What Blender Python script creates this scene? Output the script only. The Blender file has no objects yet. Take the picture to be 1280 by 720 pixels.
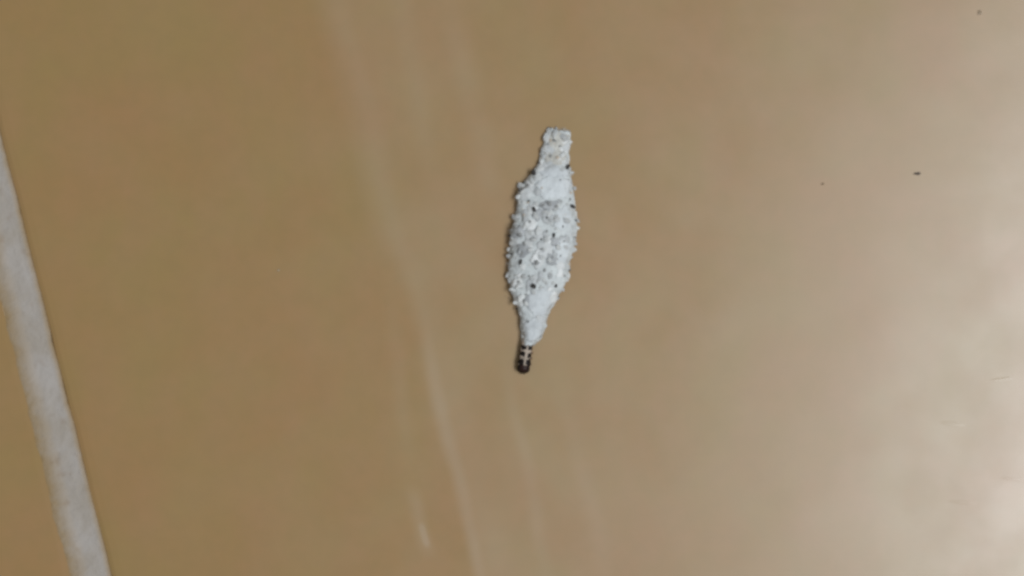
import bpy, bmesh, math, random
from mathutils import Vector, Matrix, noise
from mathutils.bvhtree import BVHTree

sc = bpy.context.scene
col = sc.collection
R = math.radians
MM = 0.001                      # all shapes are written in millimetres, built in metres
PX = 0.04                       # millimetres covered by one photograph pixel on the tile


def P(x, y):                    # a spot on the floor, millimetres, origin under the camera
    return ((x - 640) * PX, (360 - y) * PX)


# ------------------------------------------------------------------ camera
CAM_H = 0.088
cam_d = bpy.data.cameras.new('camera')
cam = bpy.data.objects.new('camera', cam_d)
col.objects.link(cam)
cam.location = (0, 0, CAM_H)
cam.rotation_euler = (0, 0, 0)
cam_d.sensor_width = 36
cam_d.lens = 36 * CAM_H / (1280 * PX * MM)
cam_d.clip_start = 0.002
cam_d.clip_end = 20
cam_d.dof.use_dof = True
cam_d.dof.focus_distance = CAM_H - 0.0009
cam_d.dof.aperture_fstop = 11
sc.camera = cam

# ------------------------------------------------------------------ world: dim indoor air
w = bpy.data.worlds.new('World')
sc.world = w
w.use_nodes = True
bg = w.node_tree.nodes['Background']
bg.inputs['Color'].default_value = (0.93, 0.97, 1.0, 1)
bg.inputs['Strength'].default_value = 0.27

# ------------------------------------------------------------------ window light, low right of the picture
ld = bpy.data.lights.new('window_light', 'AREA')
ld.shape = 'RECTANGLE'
ld.size, ld.size_y = 0.70, 0.36
ld.energy = 15.2
ld.color = (0.91, 0.955, 1.0)
lo = bpy.data.objects.new('window_light', ld)
col.objects.link(lo)
lo.location = (0.58, -0.135, 1.32)
lo.rotation_euler = (-Vector(lo.location)).to_track_quat('-Z', 'Y').to_euler()

vs = sc.view_settings
vs.view_transform = 'Standard'
vs.look = 'None'
vs.exposure = 0
vs.gamma = 1
vs.use_curve_mapping = False
sc.render.engine = 'CYCLES'
sc.cycles.pixel_filter_type = 'BLACKMAN_HARRIS'
sc.cycles.filter_width = 3.0
sc.cycles.max_bounces = 4
sc.cycles.diffuse_bounces = 3
sc.cycles.glossy_bounces = 2


# ------------------------------------------------------------------ node helpers
class NT:
    def __init__(s, name):
        s.m = bpy.data.materials.new(name)
        s.m.use_nodes = True
        s.t = s.m.node_tree
        s.b = s.t.nodes['Principled BSDF']
        s.co = s.n('ShaderNodeTexCoord').outputs['Object']

    def n(s, k, **kw):
        nd = s.t.nodes.new(k)
        for a, b in kw.items():
            setattr(nd, a, b)
        return nd

    def put(s, sock, v):
        if hasattr(v, 'is_output'):
            s.t.links.new(v, sock)
        else:
            sock.default_value = v

    def math(s, op, a, b=0.0, c=0.0, clamp=False):
        nd = s.n('ShaderNodeMath', operation=op, use_clamp=clamp)
        for i, v in enumerate((a, b, c)):
            s.put(nd.inputs[i], v)
        return nd.outputs[0]

    def noise(s, vec, scale, detail=3, rough=0.55, dist=0.0):
        nd = s.n('ShaderNodeTexNoise')
        s.put(nd.inputs['Vector'], vec)
        nd.inputs['Scale'].default_value = scale
        nd.inputs['Detail'].default_value = detail
        nd.inputs['Roughness'].default_value = rough
        nd.inputs['Distortion'].default_value = dist
        return nd.outputs['Fac']

    def ramp(s, v, a, b, lo=0.0, hi=1.0):
        nd = s.n('ShaderNodeMapRange', interpolation_type='SMOOTHSTEP')
        s.put(nd.inputs['Value'], v)
        for k, x in zip(('From Min', 'From Max', 'To Min', 'To Max'), (a, b, lo, hi)):
            s.put(nd.inputs[k], x)
        return nd.outputs['Result']

    def mix(s, f, a, b):
        nd = s.n('ShaderNodeMix', data_type='RGBA')
        s.put(nd.inputs['Factor'], f)
        s.put(nd.inputs['A'], a if hasattr(a, 'is_output') else (*a, 1))
        s.put(nd.inputs['B'], b if hasattr(b, 'is_output') else (*b, 1))
        return nd.outputs['Result']

    def scalevec(s, vec, k):
        nd = s.n('ShaderNodeVectorMath', operation='MULTIPLY')
        s.put(nd.inputs[0], vec)
        nd.inputs[1].default_value = k if hasattr(k, '__len__') else (k, k, k)
        return nd.outputs[0]

    def bump(s, h, dist, strength=1.0, normal=None):
        nd = s.n('ShaderNodeBump')
        nd.inputs['Strength'].default_value = strength
        nd.inputs['Distance'].default_value = dist
        s.put(nd.inputs['Height'], h)
        if normal:
            s.put(nd.inputs['Normal'], normal)
        return nd.outputs['Normal']

    def set(s, **kw):
        for k, v in kw.items():
            s.put(s.b.inputs[k.replace('_', ' ')], v)
        return s.m


# ------------------------------------------------------------------ materials
# smears: centre line x = a + b*v + c*v*v (picture px, v = y/720), half width, from y, to y, strength
SMEARS = [
    (412, 190, -10, 13, -160, 380, 0.36),
    (500, 130, 0, 9, -160, 330, 0.16),
    (562, 155, 0, 11, -60, 320, 0.28),
    (456, 112, 30, 5.5, 360, 900, 0.6),
    (446, 80, 0, 7, 330, 600, 0.2),
    (538, 148, 0, 6, 420, 760, 0.28),
    (592, 165, 0, 8, 420, 860, 0.22),
    (440, 140, 40, 15, 200, 860, 0.22),
    (400, 135, 0, 6, 600, 705, 0.45),
    (402, 135, 0, 2.6, 650, 688, 0.85),
]


def tile_material():
    s = NT('beige_glazed_tile')
    geo = s.n('ShaderNodeNewGeometry').outputs['Position']
    sep = s.n('ShaderNodeSeparateXYZ')
    s.put(sep.inputs[0], s.scalevec(geo, 1.0 / (PX * MM)))
    wob = s.noise(geo, 150, 2)
    ux = s.math('ADD', sep.outputs['X'], 640.0)
    gx = s.math('ADD', ux, s.math('MULTIPLY_ADD', wob, 26.0, -13.0))
    gy = s.math('SUBTRACT', 360.0, sep.outputs['Y'])
    v = s.math('DIVIDE', gy, 720.0)
    patch = s.ramp(s.noise(geo, 260, 2), 0.25, 0.7, 0.7, 1.0)
    total = 0.0
    for a, b, c, hw, y0, y1, st in SMEARS:
        cx = s.math('MULTIPLY_ADD', s.math('MULTIPLY_ADD', v, c, b), v, a)
        d = s.math('ABSOLUTE', s.math('SUBTRACT', gx, cx))
        m = s.ramp(d, 0.0, hw * 2.6, 1.0, 0.0)
        L = (y1 - y0) * 0.3
        m = s.math('MULTIPLY', m, s.ramp(gy, y0, y0 + L))
        m = s.math('MULTIPLY', m, s.ramp(gy, y1 - L, y1, 1.0, 0.0))
        m = s.math('MULTIPLY', m, st)
        total = s.math('ADD', total, m)
    # broad wiped band between the streaks
    left = s.math('MULTIPLY_ADD', v, 185.0, 408.0)
    band = s.math('MULTIPLY', s.ramp(s.math('SUBTRACT', gx, left), -6.0, 22.0),
                  s.ramp(s.math('SUBTRACT', gx, left), 60.0, 330.0, 1.0, 0.0))
    band = s.math('MULTIPLY', band, 0.30)
    smear = s.math('MULTIPLY', s.math('ADD', total, band), patch, clamp=True)
    # cloudy print of the glaze
    c1 = s.mix(s.ramp(s.noise(geo, 130, 3, 0.6), 0.3, 0.7), (0.330, 0.188, 0.069), (0.308, 0.197, 0.066))
    c2 = s.mix(s.ramp(s.noise(s.scalevec(geo, (1, 0.6, 1)), 330, 3, 0.6), 0.38, 0.72, 0, 0.35), c1, (0.350, 0.192, 0.086))
    c2 = s.mix(s.ramp(s.noise(geo, 1100, 2, 0.6), 0.3, 0.72, 0, 0.22), c2, (0.262, 0.172, 0.062))
    c3 = s.mix(s.math('MULTIPLY', smear, 0.26), c2, (0.49, 0.405, 0.315))
    # glaze relief: slow waves, orange peel and a few pits
    n1 = s.bump(s.noise(s.scalevec(geo, (1, 1.5, 1)), 150, 1, 0.5), 0.000028)
    pits = 0.0
    for x, y, L, W, t in ((1191, 530, 17, 3.0, 0.12), (1268, 599, 20, 2.6, 0.10), (1203, 628, 20, 2.4, 0.05), (1252, 474, 16, 2.2, -0.1)):
        dx = s.math('SUBTRACT', ux, float(x))
        dy = s.math('MULTIPLY_ADD', dx, -t, s.math('SUBTRACT', gy, float(y)))
        q = s.math('ADD', s.math('POWER', s.math('ABSOLUTE', s.math('DIVIDE', dx, float(L))), 2.0),
                   s.math('POWER', s.math('ABSOLUTE', s.math('DIVIDE', dy, W)), 2.0))
        pits = s.math('ADD', pits, s.ramp(q, 0.0, 1.0, 1.0, 0.0))
    n3 = s.bump(pits, 0.000004, 1.0, n1)
    rg = s.math('MULTIPLY_ADD', smear, 0.05, 0.328)
    rg = s.math('ADD', rg, s.ramp(s.noise(geo, 240, 3), 0.3, 0.7, -0.02, 0.03))
    return s.set(Base_Color=c3, Roughness=rg, Normal=n3, IOR=1.65)


def grout_material():
    s = NT('grey_white_grout')
    p = s.scalevec(s.co, 1000.0)
    c = s.mix(s.ramp(s.noise(p, 0.35, 4, 0.6), 0.3, 0.7), (0.36, 0.31, 0.255), (0.425, 0.385, 0.35))
    c = s.mix(s.ramp(s.noise(p, 1.1, 3), 0.55, 0.75, 0, 0.5), c, (0.28, 0.21, 0.155))
    ed = s.n('ShaderNodeAttribute', attribute_name='film').outputs['Fac']
    c = s.mix(s.math('MULTIPLY', ed, s.ramp(s.noise(p, 1.6, 4, 0.6), 0.2, 0.7, 0.6, 1.0)), c, (0.30, 0.195, 0.08))
    n = s.bump(s.noise(p, 3.0, 5, 0.65), 0.00010)
    return s.set(Base_Color=c, Roughness=0.85, Normal=n)


def silk_material(name, a, b, c, rnd=False):
    s = NT(name)
    p = s.scalevec(s.co, 1000.0)
    if rnd:
        oi = s.n('ShaderNodeObjectInfo').outputs['Random']
        base = s.mix(oi, a, b)
        base = s.mix(s.ramp(s.noise(p, 2.6, 3), 0.45, 0.7, 0, 0.6), base, c)
    else:
        base = s.mix(s.ramp(s.noise(p, 1.4, 4, 0.6), 0.35, 0.65), a, b)
        base = s.mix(s.ramp(s.noise(p, 3.6, 4, 0.65), 0.54, 0.72), base, c)
    n = s.bump(s.noise(p, 9.0, 4, 0.65), 0.00005)
    return s.set(Base_Color=base, Roughness=0.8, Normal=n)


def plain_material(name, a, b, rough=0.7, scale=6.0):
    s = NT(name)
    p = s.scalevec(s.co, 1000.0)
    base = s.mix(s.ramp(s.noise(p, scale, 3), 0.3, 0.7), a, b)
    n = s.bump(s.noise(p, scale * 2, 3), 0.00003)
    return s.set(Base_Color=base, Roughness=rough, Normal=n)


def body_material():
    s = NT('larva_skin')
    at = s.n('ShaderNodeAttribute', attribute_name='pigment').outputs['Color']
    p = s.scalevec(s.co, 1000.0)
    n = s.bump(s.noise(p, 14.0, 3), 0.00001)
    return s.set(Base_Color=at, Roughness=0.5, Normal=n, Specular_IOR_Level=0.2)


M_TILE = tile_material()
M_GROUT = grout_material()
M_BED = plain_material('mortar', (0.3, 0.29, 0.27), (0.38, 0.36, 0.33), 0.9, 1.0)
M_CASE = silk_material('case_felt', (0.66, 0.69, 0.68), (0.58, 0.605, 0.60), (0.46, 0.475, 0.465))
M_PATCH = silk_material('pale_silk', (0.70, 0.73, 0.735), (0.62, 0.645, 0.65), (0.54, 0.56, 0.57), True)
M_FLAKE = silk_material('plaster_flake', (0.84, 0.855, 0.835), (0.52, 0.535, 0.535), (0.72, 0.695, 0.63), True)
M_GREY = plain_material('grey_grit', (0.24, 0.24, 0.235), (0.40, 0.40, 0.385))
M_BUFF = silk_material('buff_silk', (0.54, 0.52, 0.47), (0.64, 0.63, 0.58), (0.44, 0.42, 0.37), True)
M_FELT = silk_material('grey_felt', (0.36, 0.37, 0.375), (0.46, 0.47, 0.475), (0.52, 0.53, 0.53), True)
M_SCALE = silk_material('grey_white_scale', (0.86, 0.865, 0.85), (0.46, 0.475, 0.475), (0.62, 0.62, 0.59), True)
M_DARK = plain_material('dark_grit', (0.022, 0.02, 0.019), (0.07, 0.062, 0.055), 0.5)
M_TAN = plain_material('tan_grit', (0.60, 0.47, 0.36), (0.68, 0.60, 0.50))
M_BODY = body_material()
M_DUST = plain_material('dust', (0.06, 0.045, 0.035), (0.13, 0.10, 0.075), 0.8)
M_DUST2 = plain_material('pale_dust', (0.36, 0.29, 0.19), (0.42, 0.36, 0.26), 0.8)
M_DUST4 = plain_material('tan_dust', (0.26, 0.185, 0.11), (0.31, 0.225, 0.14), 0.5)
M_DUST3 = plain_material('brown_dust', (0.215, 0.15, 0.085), (0.26, 0.185, 0.11), 0.8)


# ------------------------------------------------------------------ mesh helpers
def mesh_of(bm, mat, name, smooth=False):
    me = bpy.data.meshes.new(name)
    bmesh.ops.scale(bm, vec=(MM, MM, MM), verts=bm.verts)
    bmesh.ops.recalc_face_normals(bm, faces=bm.faces)
    bm.to_mesh(me)
    bm.free()
    me.materials.append(mat)
    if smooth:
        me.shade_smooth()
    return me


def link(name, me, parent=None, loc=(0, 0, 0)):
    o = bpy.data.objects.new(name, me)
    col.objects.link(o)
    o.location = [c * MM for c in loc]
    o.parent = parent
    return o


def tag(o, label=None, cat=None, group=None, kind=None):
    for k, v in (('label', label), ('category', cat), ('group', group), ('kind', kind)):
        if v:
            o[k] = v
    return o


def lerp_table(tab, x):
    if x <= tab[0][0]:
        return tab[0][1:]
    for a, b in zip(tab, tab[1:]):
        if x <= b[0]:
            f = (x - a[0]) / (b[0] - a[0])
            return tuple(p + (q - p) * f for p, q in zip(a[1:], b[1:]))
    return tab[-1][1:]


def fbm(p, sc_, oct_=4):
    v, a, k = 0.0, 1.0, sc_
    for _ in range(oct_):
        v += a * noise.noise(Vector(p) * k)
        a *= 0.55
        k *= 2.05
    return v


# ------------------------------------------------------------------ floor: mortar bed, two tiles, grout joint
# joint axis runs through the two picture points below
J0 = Vector(P(-21, 170))
J1 = Vector(P(117, 720))
jdir = (J1 - J0).normalized()
ang = math.atan2(jdir.y, jdir.x) + math.pi / 2          # rotation that turns -Y into the joint's direction
TILE, GAP = 600.0, 1.5
jmid = (J0 + J1) / 2

bm = bmesh.new()
bmesh.ops.create_grid(bm, x_segments=2, y_segments=2, size=800)
for q in bm.verts:
    q.co.z = -9.0
floor = link('floor', mesh_of(bm, M_BED, 'floor'))
tag(floor, 'beige glazed tile floor with a pale grout joint', kind='structure')

rot = Matrix.Rotation(ang, 4, 'Z')


def tile(sign):
    """a pressed tile with a slightly wavy, rounded edge along the joint"""
    bm = bmesh.new()
    near = GAP / 2
    ys = [-300, -120, -60] + [-40 + i * 0.4 for i in range(201)] + [60, 120, 300]
    prof = [(0.00, -8.5), (0.00, -0.42), (0.05, -0.20), (0.16, -0.065), (0.36, -0.012), (0.7, 0.0), (TILE, 0.0), (TILE, -8.5)]
    rows = []
    for y in ys:
        wv = 0.07 * fbm((sign * 11, y, 3), 0.22, 3)
        rows.append([bm.verts.new((sign * (near + d + (wv if d < 1 else 0)), y, z)) for d, z in prof])
    for a, b in zip(rows, rows[1:]):
        for i in range(len(prof) - 1):
            bm.faces.new((a[i], a[i + 1], b[i + 1], b[i]))
    bm.faces.new(rows[0])
    bm.faces.new(list(reversed(rows[-1])))
    o = link('tile', mesh_of(bm, M_TILE, 'tile'), floor, (jmid.x, jmid.y, 0))
    o.rotation_euler = (0, 0, ang)
    return o


tile(1)
tile(-1)

bm = bmesh.new()
rows = []
ys = [-300, -120, -60] + [-40 + i * 0.12 for i in range(668)] + [60, 120, 300]
NC = 17
for y in ys:
    # the grout creeps over the left tile's edge and stops cleanly at the right one
    l = -GAP / 2 - 0.47 - 0.24 * max(-0.3, fbm((y, 5, 1), 0.4, 4))
    r = GAP / 2 + 0.10 + 0.06 * fbm((y, 9, 1), 0.5, 3)
    row = []
    for i in range(NC):
        f = i / (NC - 1)
        x = l + (r - l) * f
        z = -0.015 - 0.06 * math.sin(math.pi * f) ** 0.8 + 0.035 * fbm((x, y, 2), 1.6, 4)
        if x < -GAP / 2 + 0.25:
            z = max(z, 0.018 + 0.02 * max(0, f - 0.03))
        if i == NC - 1:
            z = -0.16
        if i == 0:
            z = -0.02
        row.append(bm.verts.new((x, y, z)))
    rows.append(row)
for a, b in zip(rows, rows[1:]):
    for i in range(NC - 1):
        bm.faces.new((a[i], a[i + 1], b[i + 1], b[i]))
gm = mesh_of(bm, M_GROUT, 'grout_joint', True)
# the thin smear of grout over the left tile's edge lets the glaze colour through
fa = gm.attributes.new('film', 'FLOAT', 'POINT')
for i in range(len(gm.vertices)):
    f = (i % NC) / (NC - 1)
    fa.data[i].value = max(0.0, 1 - f / 0.48, (f - 0.86) / 0.16)
g = link('grout_joint', gm, floor, (jmid.x, jmid.y, 0))
g.rotation_euler = (0, 0, ang)

# ------------------------------------------------------------------ the case-bearing larva
ox, oy = P(676, 300)
root = link('casebearer_larva', None, None, (ox, oy, 0))
tag(root, 'grey-white spindle-shaped case of plaster grit with a dark larva head poking out', 'insect')


def Q(x, y):                    # picture px -> millimetres relative to the larva
    a = P(x, y)
    return (a[0] - ox, a[1] - oy)


# y, left edge, right edge, thickness (mm)
OUT = [(163.5, 683, 712, 0.42), (172, 682, 713, 0.5), (180, 680, 713, 0.56), (190, 675, 712, 0.64), (204, 673.5, 711.5, 0.78), (212, 667, 713, 0.9),
       (222, 659, 714, 1.05), (233, 651, 716, 1.2), (245, 647.5, 717, 1.35), (258, 647, 719, 1.48), (275, 642, 721, 1.6),
       (290, 638, 721, 1.7), (306, 637, 718, 1.75), (322, 635.5, 714, 1.75), (340, 635.5, 711, 1.7), (354, 637, 707, 1.6),
       (368, 640, 699, 1.48), (380, 645, 692, 1.40), (392, 649, 686, 1.36), (402, 650.5, 682, 1.34), (415, 652, 680, 1.34),
       (424, 653, 675, 1.32), (431, 652, 668, 1.26)]
bm = bmesh.new()
NR, NS = 190, 72
rings = []
y0, y1 = OUT[0][0], OUT[-1][0]
for i in range(NR + 1):
    y = y0 + (y1 - y0) * i / NR
    l, r, th = lerp_table(OUT, y)
    th *= 0.62
    ring = []
    cx, hw = (l + r) / 2, (r - l) / 2
    for j in range(NS):
        a = 2 * math.pi * j / NS
        ca, sa = math.cos(a), math.sin(a)
        e = 0.86
        xx = math.copysign(abs(ca) ** e, ca)
        zz = math.copysign(abs(sa) ** e, sa)
        px, py = Q(cx + hw * xx, y)
        z = th * 0.17 + (th * 0.83 * zz if sa > 0 else th * 0.16 * zz)
        nrm = Vector((ca, 0, sa))
        p = Vector((px, py, z))
        d = 0.075 * fbm(p, 1.5, 2) + 0.05 * fbm(p + Vector((7, 3, 1)), 4.5, 3)
        ringb = 0.018 * math.sin(y * 0.42 + 2 * fbm((px, py, 0), 0.6, 2))
        end = min(1.0, (y - y0) / 10, max(0.25, (y1 - y) / 14))
        p += nrm * (d * (0.35 + 0.65 * max(0, end)) + ringb)
        if i == 0:
            p.y += 0.24 * fbm((j * 0.22, 2, 4), 1.0, 3) - 0.10 * xx
        if i == NR:
            p.y += 0.10 * fbm((j * 0.35, 8, 4), 1.0, 3)
        p.z = max(p.z, 0.012)
        ring.append(bm.verts.new(p))
    rings.append(ring)
for a, b in zip(rings, rings[1:]):
    for j in range(NS):
        k = (j + 1) % NS
        bm.faces.new((a[j], a[k], b[k], b[j]))
# mouths of the tube: turn the rim inwards
for ring, s in ((rings[0], -1), (rings[-1], 1)):
    c = sum((q.co for q in ring), Vector()) / NS
    inner = [bm.verts.new(c + (q.co - c) * 0.72 + Vector((0, 0.05 * s, 0))) for q in ring]
    deep = [bm.verts.new(c + (q.co - c) * 0.6 + Vector((0, 0.6 * s, 0))) for q in ring]
    for u, v in ((ring, inner), (inner, deep)):
        for j in range(NS):
            k = (j + 1) % NS
            bm.faces.new((u[j], u[k], v[k], v[j]))
    bm.faces.new(deep)
bmesh.ops.recalc_face_normals(bm, faces=bm.faces)
bvh = BVHTree.FromBMesh(bm)
case = link('case', mesh_of(bm, M_CASE, 'case', True), root)


def drop(x, y):                 # on top of the case at mm x, y
    h, n, _, _ = bvh.ray_cast(Vector((x, y, 9)), Vector((0, 0, -1)))
    return h, n


rnd = random.Random(11)
SURF_V, SURF_F = [], []


def patch(pts, off, thick, seed, mat, name='silk_patch', NA=26, NRD=5):
    """a ragged sheet that hugs the case: polygon in picture px, corner points smoothed and frayed"""
    ctr = Vector((sum(p[0] for p in pts) / len(pts), sum(p[1] for p in pts) / len(pts)))
    closed = list(pts) + [pts[0]]
    lens = [math.dist(a, b) for a, b in zip(closed, closed[1:])]
    tot = sum(lens)
    rim = []
    for k in range(NA):
        d = tot * k / NA
        i = 0
        while d > lens[i]:
            d -= lens[i]
            i += 1
        a, b = Vector(closed[i]), Vector(closed[i + 1])
        p = a + (b - a) * (d / lens[i])
        fr = 1 + (0.30 if name != 'felt_patch' else 0.6) * fbm((p.x * 0.3, p.y * 0.3, seed), 1.0, 3)
        rim.append(ctr + (p - ctr) * fr)
    bm = bmesh.new()

    def vert(p, lift):
        x, y = Q(p.x, p.y)
        f = 0
        h, n = drop(x, y)
        while h is None and f < 20:
            f += 1
            p = p + (ctr - p) * 0.12
            x, y = Q(p.x, p.y)
            h, n = drop(x, y)
        n = (n + Vector((0, 0, 0.6))).normalized()
        return bm.verts.new(h + n * lift)
    lv = []
    for q in range(1, NRD + 1):
        f = q / NRD
        lv.append([vert(ctr + (p - ctr) * f, off + thick * (1 - f ** 4) + 0.02 * fbm((p.x * f, p.y * f, seed), 0.25, 3)) for p in rim])
    low = [vert(p, -0.05) for p in rim]
    c = vert(ctr, off + thick)
    for k in range(NA):
        m = (k + 1) % NA
        bm.faces.new((c, lv[0][k], lv[0][m]))
        for q in range(NRD - 1):
            bm.faces.new((lv[q][k], lv[q + 1][k], lv[q + 1][m], lv[q][m]))
        bm.faces.new((lv[-1][k], low[k], low[m], lv[-1][m]))
    bm.verts.index_update()
    n0 = len(SURF_V)
    SURF_V.extend(q.co.copy() for q in bm.verts)
    SURF_F.extend([q.index + n0 for q in f.verts] for f in bm.faces)
    o = link(name, mesh_of(bm, mat, name, True), case)
    return o


# smooth sheets seen on the case
PATCHES = [
    [(673, 212), (690, 209), (713, 212), (713, 221), (692, 223), (672, 221)],
    [(672, 223), (690, 221), (712, 222), (713, 238), (708, 250), (690, 251), (674, 248), (670, 236)],
    [(684, 168), (698, 166), (711, 170), (711, 184), (699, 189), (684, 186)],
    [(680, 190), (697, 187), (709, 192), (709, 204), (694, 208), (680, 204)],
    [(694, 262), (708, 258), (714, 268), (712, 285), (700, 290), (692, 280)],
    [(692, 300), (708, 296), (713, 312), (708, 330), (696, 332), (688, 318)],
    [(662, 366), (676, 360), (691, 364), (688, 384), (680, 396), (666, 396), (657, 384)],
    [(655, 400), (668, 397), (680, 402), (679, 416), (670, 427), (657, 426), (653, 412)],
]
for i, pts in enumerate(PATCHES):
    patch(pts, 0.012, 0.03, i * 3.7, M_BUFF if i in (2, 3) else M_PATCH)

# smaller overlapping scales, pale to grey
for i in range(74):
    y = rnd.uniform(170, 400)
    l, r, th = lerp_table(OUT, y)
    x = (l + r) / 2 + (r - l) / 2 * rnd.uniform(-0.88, 0.88)
    if 674 < x < 711 and 214 < y < 248 or 659 < x < 688 and 366 < y < 394:
        continue
    ra, el, th0, nn = rnd.uniform(4.5, 9.5), rnd.uniform(0.65, 1.0), rnd.uniform(0, 6.28), rnd.randint(5, 7)
    pts = []
    for k in range(nn):
        a = 2 * math.pi * k / nn + rnd.uniform(-0.25, 0.25)
        q = Vector((math.cos(a) * ra, math.sin(a) * ra * el)) * rnd.uniform(0.75, 1.2)
        q.rotate(Matrix.Rotation(th0, 2))
        pts.append((x + q.x, y + q.y))
    patch(pts, rnd.uniform(0.0, 0.03), 0.022, 50 + i * 2.3, M_SCALE, 'scale', 14, 3)

# felted grey areas
for i, pts in enumerate(([(639, 284), (648, 281), (656, 286), (655, 296), (646, 299), (637, 297)],
                         [(674, 254), (688, 251), (702, 254), (701, 262), (686, 263), (674, 262)],
                         [(664, 264), (674, 262), (682, 266), (676, 276), (666, 275)],
                         [(646, 308), (656, 304), (664, 310), (660, 322), (648, 324)],
                         [(666, 325), (672, 323), (675, 329), (672, 336), (666, 333)],
                         [(684, 318), (694, 316), (698, 326), (690, 334), (682, 328)],
                         [(655, 372), (661, 368), (662, 378), (656, 384)],
                         [(688, 300), (698, 298), (700, 306), (690, 308)])):
    patch(pts, 0.03, 0.02, 200 + i * 3.1, M_FELT, 'felt_patch', 16, 3)

bvh_scales = BVHTree.FromPolygons(SURF_V, SURF_F)


def drop_outer(x, y):           # on top of the case or of a patch lying on it
    a, n = drop(x, y)
    h, m, _, _ = bvh_scales.ray_cast(Vector((x, y, 9)), Vector((0, 0, -1)))
    if h is not None and (a is None or h.z > a.z):
        return h, (m if m.z > 0 else -m)
    return a, n


def rock_mesh(seed, mat, flat, name):
    r_ = random.Random(seed)
    bm = bmesh.new()
    bmesh.ops.create_icosphere(bm, subdivisions=1, radius=1.0)
    cuts = [(Vector((r_.gauss(0, 1), r_.gauss(0, 1), r_.gauss(0, 1))).normalized(), r_.uniform(0.45, 0.85)) for _ in range(5)]
    for q in bm.verts:
        q.co *= r_.uniform(0.75, 1.2)
        for n, d in cuts:
            e = q.co.dot(n) - d
            if e > 0:
                q.co -= n * e
        q.co.z *= flat
        q.co.y *= 0.8
    return mesh_of(bm, mat, name)


FL = [rock_mesh(20 + i, M_FLAKE, 0.36, 'flake') for i in range(8)]
GR = [rock_mesh(50 + i, M_GREY, 0.6, 'grey_grain') for i in range(5)]
DK = [rock_mesh(70 + i, M_DARK, 0.85, 'dark_grain') for i in range(5)]
TN = [rock_mesh(90 + i, M_TAN, 0.5, 'tan_grain') for i in range(3)]


def stick(me, name, x, y, size, sink=0.2, tilt=0.35):
    """a grain sitting on the case; x, y in picture px, size = radius in px"""
    mx, my = Q(x, y)
    h, n = drop_outer(mx, my)
    edge = h is None
    if edge:
        l, r, th = lerp_table(OUT, y)
        cx, cy = Q((l + r) / 2, y)
        d = Vector((1 if mx > cx else -1, 0, 0))
        h, n, _, _ = bvh.ray_cast(Vector((cx + d.x * 9, my, th * 0.2)), -d)
        if h is None:
            return None
        h = Vector((mx, my, h.z))
        n = (n + Vector((0, 0, 1.1))).normalized()
    n = (n + Vector((0, 0, 0.7))).normalized()
    rad = size * PX * (0.68 if edge else 1.0)
    h = h + n * (rad * (0.5 - sink))
    h.z = max(h.z, rad * 0.7)
    o = link(name, me, case, h)
    o.rotation_euler = (n + Vector((rnd.gauss(0, tilt), rnd.gauss(0, tilt), 0))).to_track_quat('Z', 'Y').to_euler()
    o.rotation_euler.rotate_axis('Z', rnd.uniform(0, 6.28))
    o.scale = (rad * rnd.uniform(0.85, 1.25), rad * rnd.uniform(0.8, 1.1), rad * rnd.uniform(0.8, 1.2))
    return o


# dark grains where the photograph shows them
for x, y, s in ((668, 217, 2.9), (708.5, 210, 3.0), (651, 239, 2.2), (667, 263, 2.7), (714, 259, 2.9), (692, 295, 2.3),
                (666.5, 357.5, 3.0), (646, 386, 2.1), (694, 357, 2.2), (651, 328, 2.6), (637, 295, 2.4), (635.5, 372, 1.2),
                (700, 226, 1.0), (683, 273, 1.3), (655, 229, 1.3), (719, 276, 1.5), (717, 296, 1.2), (711, 338, 1.4), (640, 318, 1.4),
                (698, 371, 1.3), (660, 402, 1.1), (674, 204, 1.4), (661, 252, 1.5), (676, 300, 1.3), (703, 284, 1.2)):
    stick(rnd.choice(DK), 'dark_grain', x, y, s * 1.4, -0.1)
for x, y, s in ((645, 289, 4.2), (650, 294, 3.6), (640, 296, 2.8), (670, 329, 3.6), (680, 338, 3.0), (675, 420, 2.6), (686, 256, 3.6),
                (695, 260, 3.4), (678, 258, 2.6), (700, 253, 2.4), (652, 318, 3.0), (648, 308, 2.6), (662, 278, 2.6),
                (700, 320, 2.4), (690, 322, 2.2), (657, 368, 2.4), (648, 352, 2.6), (705, 345, 2.2), (660, 232, 2.6),
                (692, 176, 3.0), (700, 184, 2.2), (688, 196, 2.6), (655, 305, 2.8), (677, 312, 2.4), (712, 250, 2.2),
                (655, 376, 2.2), (661, 345, 2.2), (683, 290, 2.0), (704, 302, 2.2)):
    stick(rnd.choice(GR), 'grey_grain', x, y, s * 1.15, 0.25 if s > 3.4 else 0.5)
for x, y, s in ((715.5, 234, 3.2), (697, 198, 3.0), (688, 176, 2.8), (713, 242, 2.4), (677, 236, 1.8), (655, 270, 2.4), (660, 254, 2.2),
                (643, 276, 2.2), (711, 330, 2.2)):
    stick(rnd.choice(TN), 'tan_grain', x, y, s, 0.3)
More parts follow.
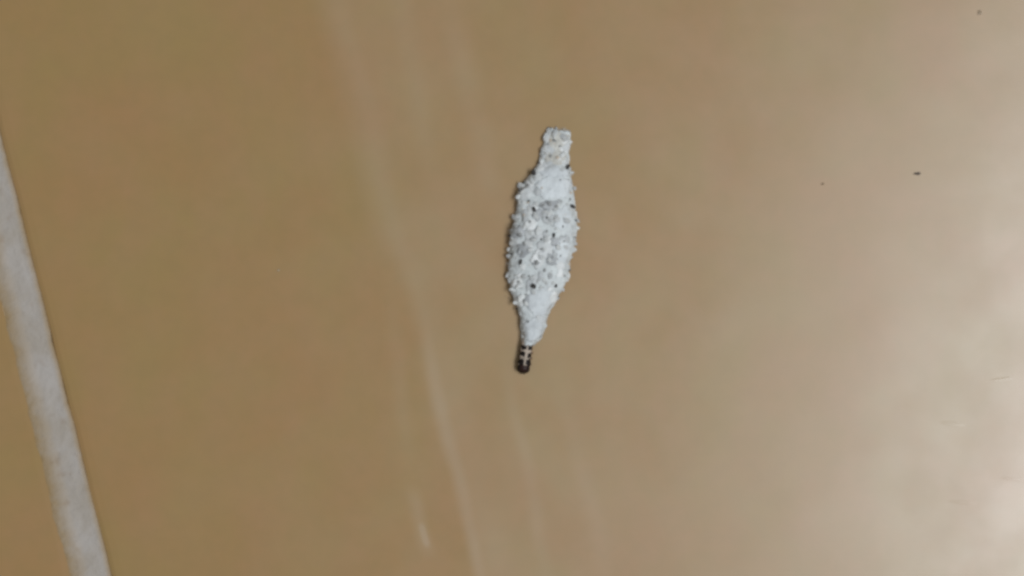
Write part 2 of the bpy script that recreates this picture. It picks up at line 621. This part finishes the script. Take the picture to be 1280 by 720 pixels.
# curled plaster scales fraying the edges
for x, y, s in ((652, 234, 4.6), (657, 240, 4.2), (648.5, 246, 3.8), (643, 272, 3.6), (636, 312, 3.2), (634.5, 344, 3.0), (718, 236, 3.4), (722, 276, 3.6), (716, 312, 3.4), (665, 228, 3.4), (656, 274, 3.8), (645, 280, 3.2),
                (640, 305, 3.6), (637, 320, 3.0), (638, 336, 3.2), (637, 350, 3.0), (641, 362, 3.4), (650, 358, 4.2), (652, 372, 4.0),
                (658, 380, 3.2), (645, 378, 2.8), (719, 268, 3.4), (721, 285, 3.2), (717, 305, 3.2), (714, 322, 3.0), (710, 345, 3.0),
                (702, 362, 3.0), (697, 372, 2.6), (684, 172, 4.2), (694, 168, 4.0), (705, 172, 4.0), (711, 178, 3.0), (680, 188, 3.2),
                (686, 166, 3.4), (709, 200, 3.4), (714, 216, 3.6), (703, 194, 4.0), (672, 290, 4.6), (668, 300, 4.8), (682, 300, 4.0),
                (695, 275, 4.4), (663, 312, 3.8), (666, 364, 3.2), (655, 346, 3.6), (676, 322, 3.6), (686, 345, 3.8), (673, 350, 3.0),
                (664, 292, 3.6), (697, 310, 4.0), (680, 268, 3.6), (670, 272, 3.2), (706, 276, 4.0), (655, 285, 3.6)):
    stick(rnd.choice(FL), 'flake', x, y, s * 1.5, 0.3, 0.3)
for i in range(60):
    y = rnd.uniform(208, 392)
    l, r, th = lerp_table(OUT, y)
    x = (l + r) / 2 + (r - l) / 2 * rnd.choice((-1, 1)) * (rnd.random() ** 0.75) * 0.98
    if 672 < x < 712 and 212 < y < 250 or 657 < x < 690 and y > 366:
        continue
    stick(rnd.choice(FL), 'flake', x, y, rnd.uniform(2.2, 4.6), 0.35, 0.25)

# powder of grit too fine to pick apart
bm = bmesh.new()
for i in range(1000):
    y = rnd.uniform(166, 428)
    l, r, th = lerp_table(OUT, y)
    u = rnd.choice((-1, 1)) * rnd.random() ** 0.7
    x = (l + r) / 2 + (r - l) / 2 * u
    if rnd.random() < 0.75 and (673 < x < 711 and 212 < y < 250 or 657 < x < 690 and y > 366):
        continue
    mx, my = Q(x, y)
    h, n = drop_outer(mx, my)
    if h is None:
        continue
    s = rnd.uniform(0.010, 0.028)
    m = Matrix.Translation(h + n * s * 0.3) @ Matrix.Rotation(rnd.uniform(0, 6.3), 4, Vector((rnd.gauss(0, 1), rnd.gauss(0, 1), rnd.gauss(0, 1))).normalized()) \
        @ Matrix.Diagonal((s * rnd.uniform(0.7, 1.6), s, s * rnd.uniform(0.5, 1.1), 1))
    geom = bmesh.ops.create_icosphere(bm, subdivisions=1, radius=1.0, matrix=m) if i % 5 == 0 else bmesh.ops.create_cube(bm, size=1.5, matrix=m)
    mi = 0 if rnd.random() < 0.93 else (1 if rnd.random() < 0.5 else 2)
    for q in geom['verts']:
        for f in q.link_faces:
            f.material_index = mi
me = mesh_of(bm, M_FLAKE, 'fine_grit')
me.materials.append(M_GREY)
me.materials.append(M_TAN)
tag(link('fine_grit', me, case), kind='stuff')

# loose silk threads at the frayed ends and edges
bm = bmesh.new()
for i in range(70):
    y = rnd.choice((rnd.uniform(163, 175), rnd.uniform(205, 380), rnd.uniform(205, 380)))
    l, r, th = lerp_table(OUT, y)
    sd = rnd.choice((-1, 1))
    x = l if sd < 0 else r
    a = Q(x - sd * 3, y)
    p = Vector((a[0], a[1], th * rnd.uniform(0.35, 0.75)))
    d = Vector((sd * rnd.uniform(0.4, 1), rnd.uniform(-0.9, 0.9), rnd.uniform(-0.2, 0.4))).normalized()
    if y < 176:
        d = Vector((rnd.uniform(-0.5, 0.5), 1, rnd.uniform(-0.1, 0.4))).normalized()
        b = Q(rnd.uniform(l + 2, r - 2), 166)
        p = Vector((b[0], b[1], th * rnd.uniform(0.3, 0.8)))
    prev = None
    L = rnd.uniform(0.12, 0.3)
    for k in range(5):
        c = p + d * L * k / 4 + Vector((0, 0, -0.05 * (k / 4) ** 2))
        d = (d + Vector((rnd.gauss(0, .15), rnd.gauss(0, .15), 0))).normalized()
        rad = 0.010 * (1 - 0.15 * k)
        tri = [bm.verts.new(c + Vector((rad * math.cos(t), rad * math.sin(t) * 0.6, rad * math.sin(t)))) for t in (0, 2.1, 4.2)]
        if prev:
            for t in range(3):
                bm.faces.new((prev[t], prev[(t + 1) % 3], tri[(t + 1) % 3], tri[t]))
        prev = tri
tag(link('silk_threads', mesh_of(bm, M_PATCH, 'silk_threads'), case), kind='stuff')

# ------------------------------------------------------------------ larva: head, three thoracic segments, legs, one skin
# along the axis: picture y, half width px, height mm of the centre
AX0, AX1 = Vector(Q(660.5, 418)), Vector(Q(653.2, 466.5))
axd = (AX1 - AX0)
AL = axd.length
axd.normalize()
side = Vector((-axd.y, axd.x))          # towards the picture's right
PROF = [(0.00, 0.24, 0.40), (0.20, 0.27, 0.40), (0.30, 0.285, 0.40), (0.36, 0.30, 0.40), (0.42, 0.28, 0.40), (0.46, 0.265, 0.40),
        (0.50, 0.295, 0.40), (0.56, 0.30, 0.40), (0.60, 0.268, 0.39), (0.64, 0.30, 0.38), (0.70, 0.335, 0.37), (0.76, 0.335, 0.36),
        (0.795, 0.30, 0.35), (0.83, 0.315, 0.34), (0.88, 0.325, 0.33), (0.93, 0.30, 0.31), (0.965, 0.235, 0.29), (0.99, 0.13, 0.27), (1.0, 0.02, 0.26)]
bm = bmesh.new()
rings = []
for i in range(81):
    t = i / 80
    hw, cz = lerp_table(PROF, t)
    c = AX0 + axd * AL * t
    ring = []
    for j in range(28):
        a = 2 * math.pi * j / 28
        s = side * (math.cos(a) * hw)
        ring.append(bm.verts.new((c.x + s.x, c.y + s.y, cz + math.sin(a) * hw * 0.86)))
    rings.append(ring)
for a, b in zip(rings, rings[1:]):
    for j in range(28):
        k = (j + 1) % 28
        bm.faces.new((a[j], a[k], b[k], b[j]))
bm.faces.new(rings[0])
bm.faces.new(rings[-1])


def limb(pts):
    prev = None
    for (p, r_) in pts:
        d = Vector((0, 0, 1))
        ring = [bm.verts.new(p + Vector((r_ * math.cos(a), r_ * math.sin(a), 0)) + d * 0) for a in [k * math.pi / 4 for k in range(8)]]
        if prev:
            for k in range(8):
                m = (k + 1) % 8
                bm.faces.new((prev[k], prev[m], ring[m], ring[k]))
        else:
            bm.faces.new(ring)
        prev = ring
    bm.faces.new(prev)


for t in (0.42, 0.56, 0.72):
    for sd in (-1, 1):
        c = AX0 + axd * AL * t
        q = [(0.10, 0.0, 0.30, 0.085), (0.24, 0.02, 0.17, 0.065), (0.33, 0.05, 0.10, 0.045), (0.34, 0.10, 0.012, 0.026)]
        limb([(Vector((c.x + side.x * sd * u + axd.x * f, c.y + side.y * sd * u + axd.y * f, z)), r_) for u, f, z, r_ in q])
# mandibles and stub antennae
for sd in (-1, 1):
    c = AX0 + axd * AL * 0.97
    limb([(Vector((c.x + side.x * sd * 0.10, c.y + side.y * sd * 0.10, 0.30)), 0.05),
          (Vector((c.x + side.x * sd * 0.07 + axd.x * 0.09, c.y + side.y * sd * 0.07 + axd.y * 0.09, 0.17)), 0.03)])
bmesh.ops.recalc_face_normals(bm, faces=bm.faces)
tmp_me = bpy.data.meshes.new('body_rough')
bm.to_mesh(tmp_me)
bm.free()
tmp = bpy.data.objects.new('body_rough', tmp_me)
col.objects.link(tmp)
md = tmp.modifiers.new('remesh', 'REMESH')
md.mode = 'VOXEL'
md.voxel_size = 0.018
md2 = tmp.modifiers.new('smooth', 'SMOOTH')
md2.factor = 0.5
md2.iterations = 3
dg = bpy.context.evaluated_depsgraph_get()
me = bpy.data.meshes.new_from_object(tmp.evaluated_get(dg))
bpy.data.objects.remove(tmp)
me.name = 'body'
ca = me.color_attributes.new('pigment', 'FLOAT_COLOR', 'POINT')
PALE, DARK, BROWN, HEAD = (0.42, 0.34, 0.27), (0.009, 0.006, 0.005), (0.10, 0.05, 0.03), (0.022, 0.008, 0.005)


def sm(x, a, b):
    x = min(1, max(0, (x - a) / (b - a)))
    return x * x * (3 - 2 * x)


for i, q in enumerate(me.vertices):
    d = Vector((q.co.x, q.co.y)) - AX0
    t = d.dot(axd) / AL
    u = abs(d.dot(side) - 0.03 + 0.05 * (t - 0.6)) / 0.31
    nz = fbm(q.co, 7.0, 2) * 0.05
    k = 0.0
    # paired dark plates, a pale line down the middle, pale bands between the segments
    for a, b, lo_, hi_, st in ((0.25, 0.395, 0.04, 1.3, 0.97), (0.435, 0.585, 0.14, 1.3, 0.98), (0.605, 0.80, 0.06, 1.3, 1.0)):
        k = max(k, 1.5 * st * sm(t + nz, a, a + 0.03) * (1 - sm(t + nz, b - 0.03, b)) * sm(u + nz, lo_, lo_ + 0.16))
    colr = Vector(PALE).lerp(Vector(DARK), min(1.0, k))
    hd = sm(t, 0.76, 0.80)
    hc = Vector(HEAD).lerp(Vector(DARK), max(sm(u, 0.45, 0.8), sm(t, 0.93, 0.99)))
    colr = colr.lerp(hc, hd)
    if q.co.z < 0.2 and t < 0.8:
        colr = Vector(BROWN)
    ca.data[i].color = (*colr, 1)
me.transform(Matrix.Scale(MM, 4))
me.materials.clear()
me.materials.append(M_BODY)
me.shade_smooth()
body = link('body', me, root)
tag(body, 'dark brown head and pale thorax with paired black plates')


# ------------------------------------------------------------------ specks lying on the tile
def speck(name, x, y, L, W, H, rz, mat, label, cat, seed):
    r_ = random.Random(seed)
    bm = bmesh.new()
    bmesh.ops.create_icosphere(bm, subdivisions=2, radius=1.0)
    for q in bm.verts:
        k = 1 + 0.35 * fbm(q.co + Vector((seed, 0, 0)), 1.7, 2)
        taper = 0.62 + 0.38 * math.sin(2.2 * q.co.x + 0.6)
        q.co = Vector((q.co.x * L, q.co.y * W * k * taper, max(-0.5, q.co.z * k * taper) * H))
    zmin = min(q.co.z for q in bm.verts)
    for q in bm.verts:
        q.co.z -= zmin
    a = P(x, y)
    o = link(name, mesh_of(bm, mat, name), None, (a[0], a[1], 0))
    o.rotation_euler = (0, 0, rz)
    tag(o, label, cat)
    return o


speck('dust_speck', 1146, 217, 0.20, 0.085, 0.06, 0.05, M_DUST, 'dark elongated crumb lying alone on the bright right side of the tile', 'crumb', 3)
speck('dust_speck', 1028, 230, 0.09, 0.06, 0.04, 0.3, M_DUST3, 'tiny faint brown speck between the larva case and the dark crumb', 'speck', 8)
speck('dust_speck', 1224, 16, 0.15, 0.13, 0.02, 1.0, M_DUST4, 'small brownish speck near the top right corner', 'speck', 5)
speck('dust_speck', 348, 338, 0.09, 0.05, 0.04, 0.4, M_DUST2, 'tiny pale speck on bare tile left of the larva case', 'speck', 9)
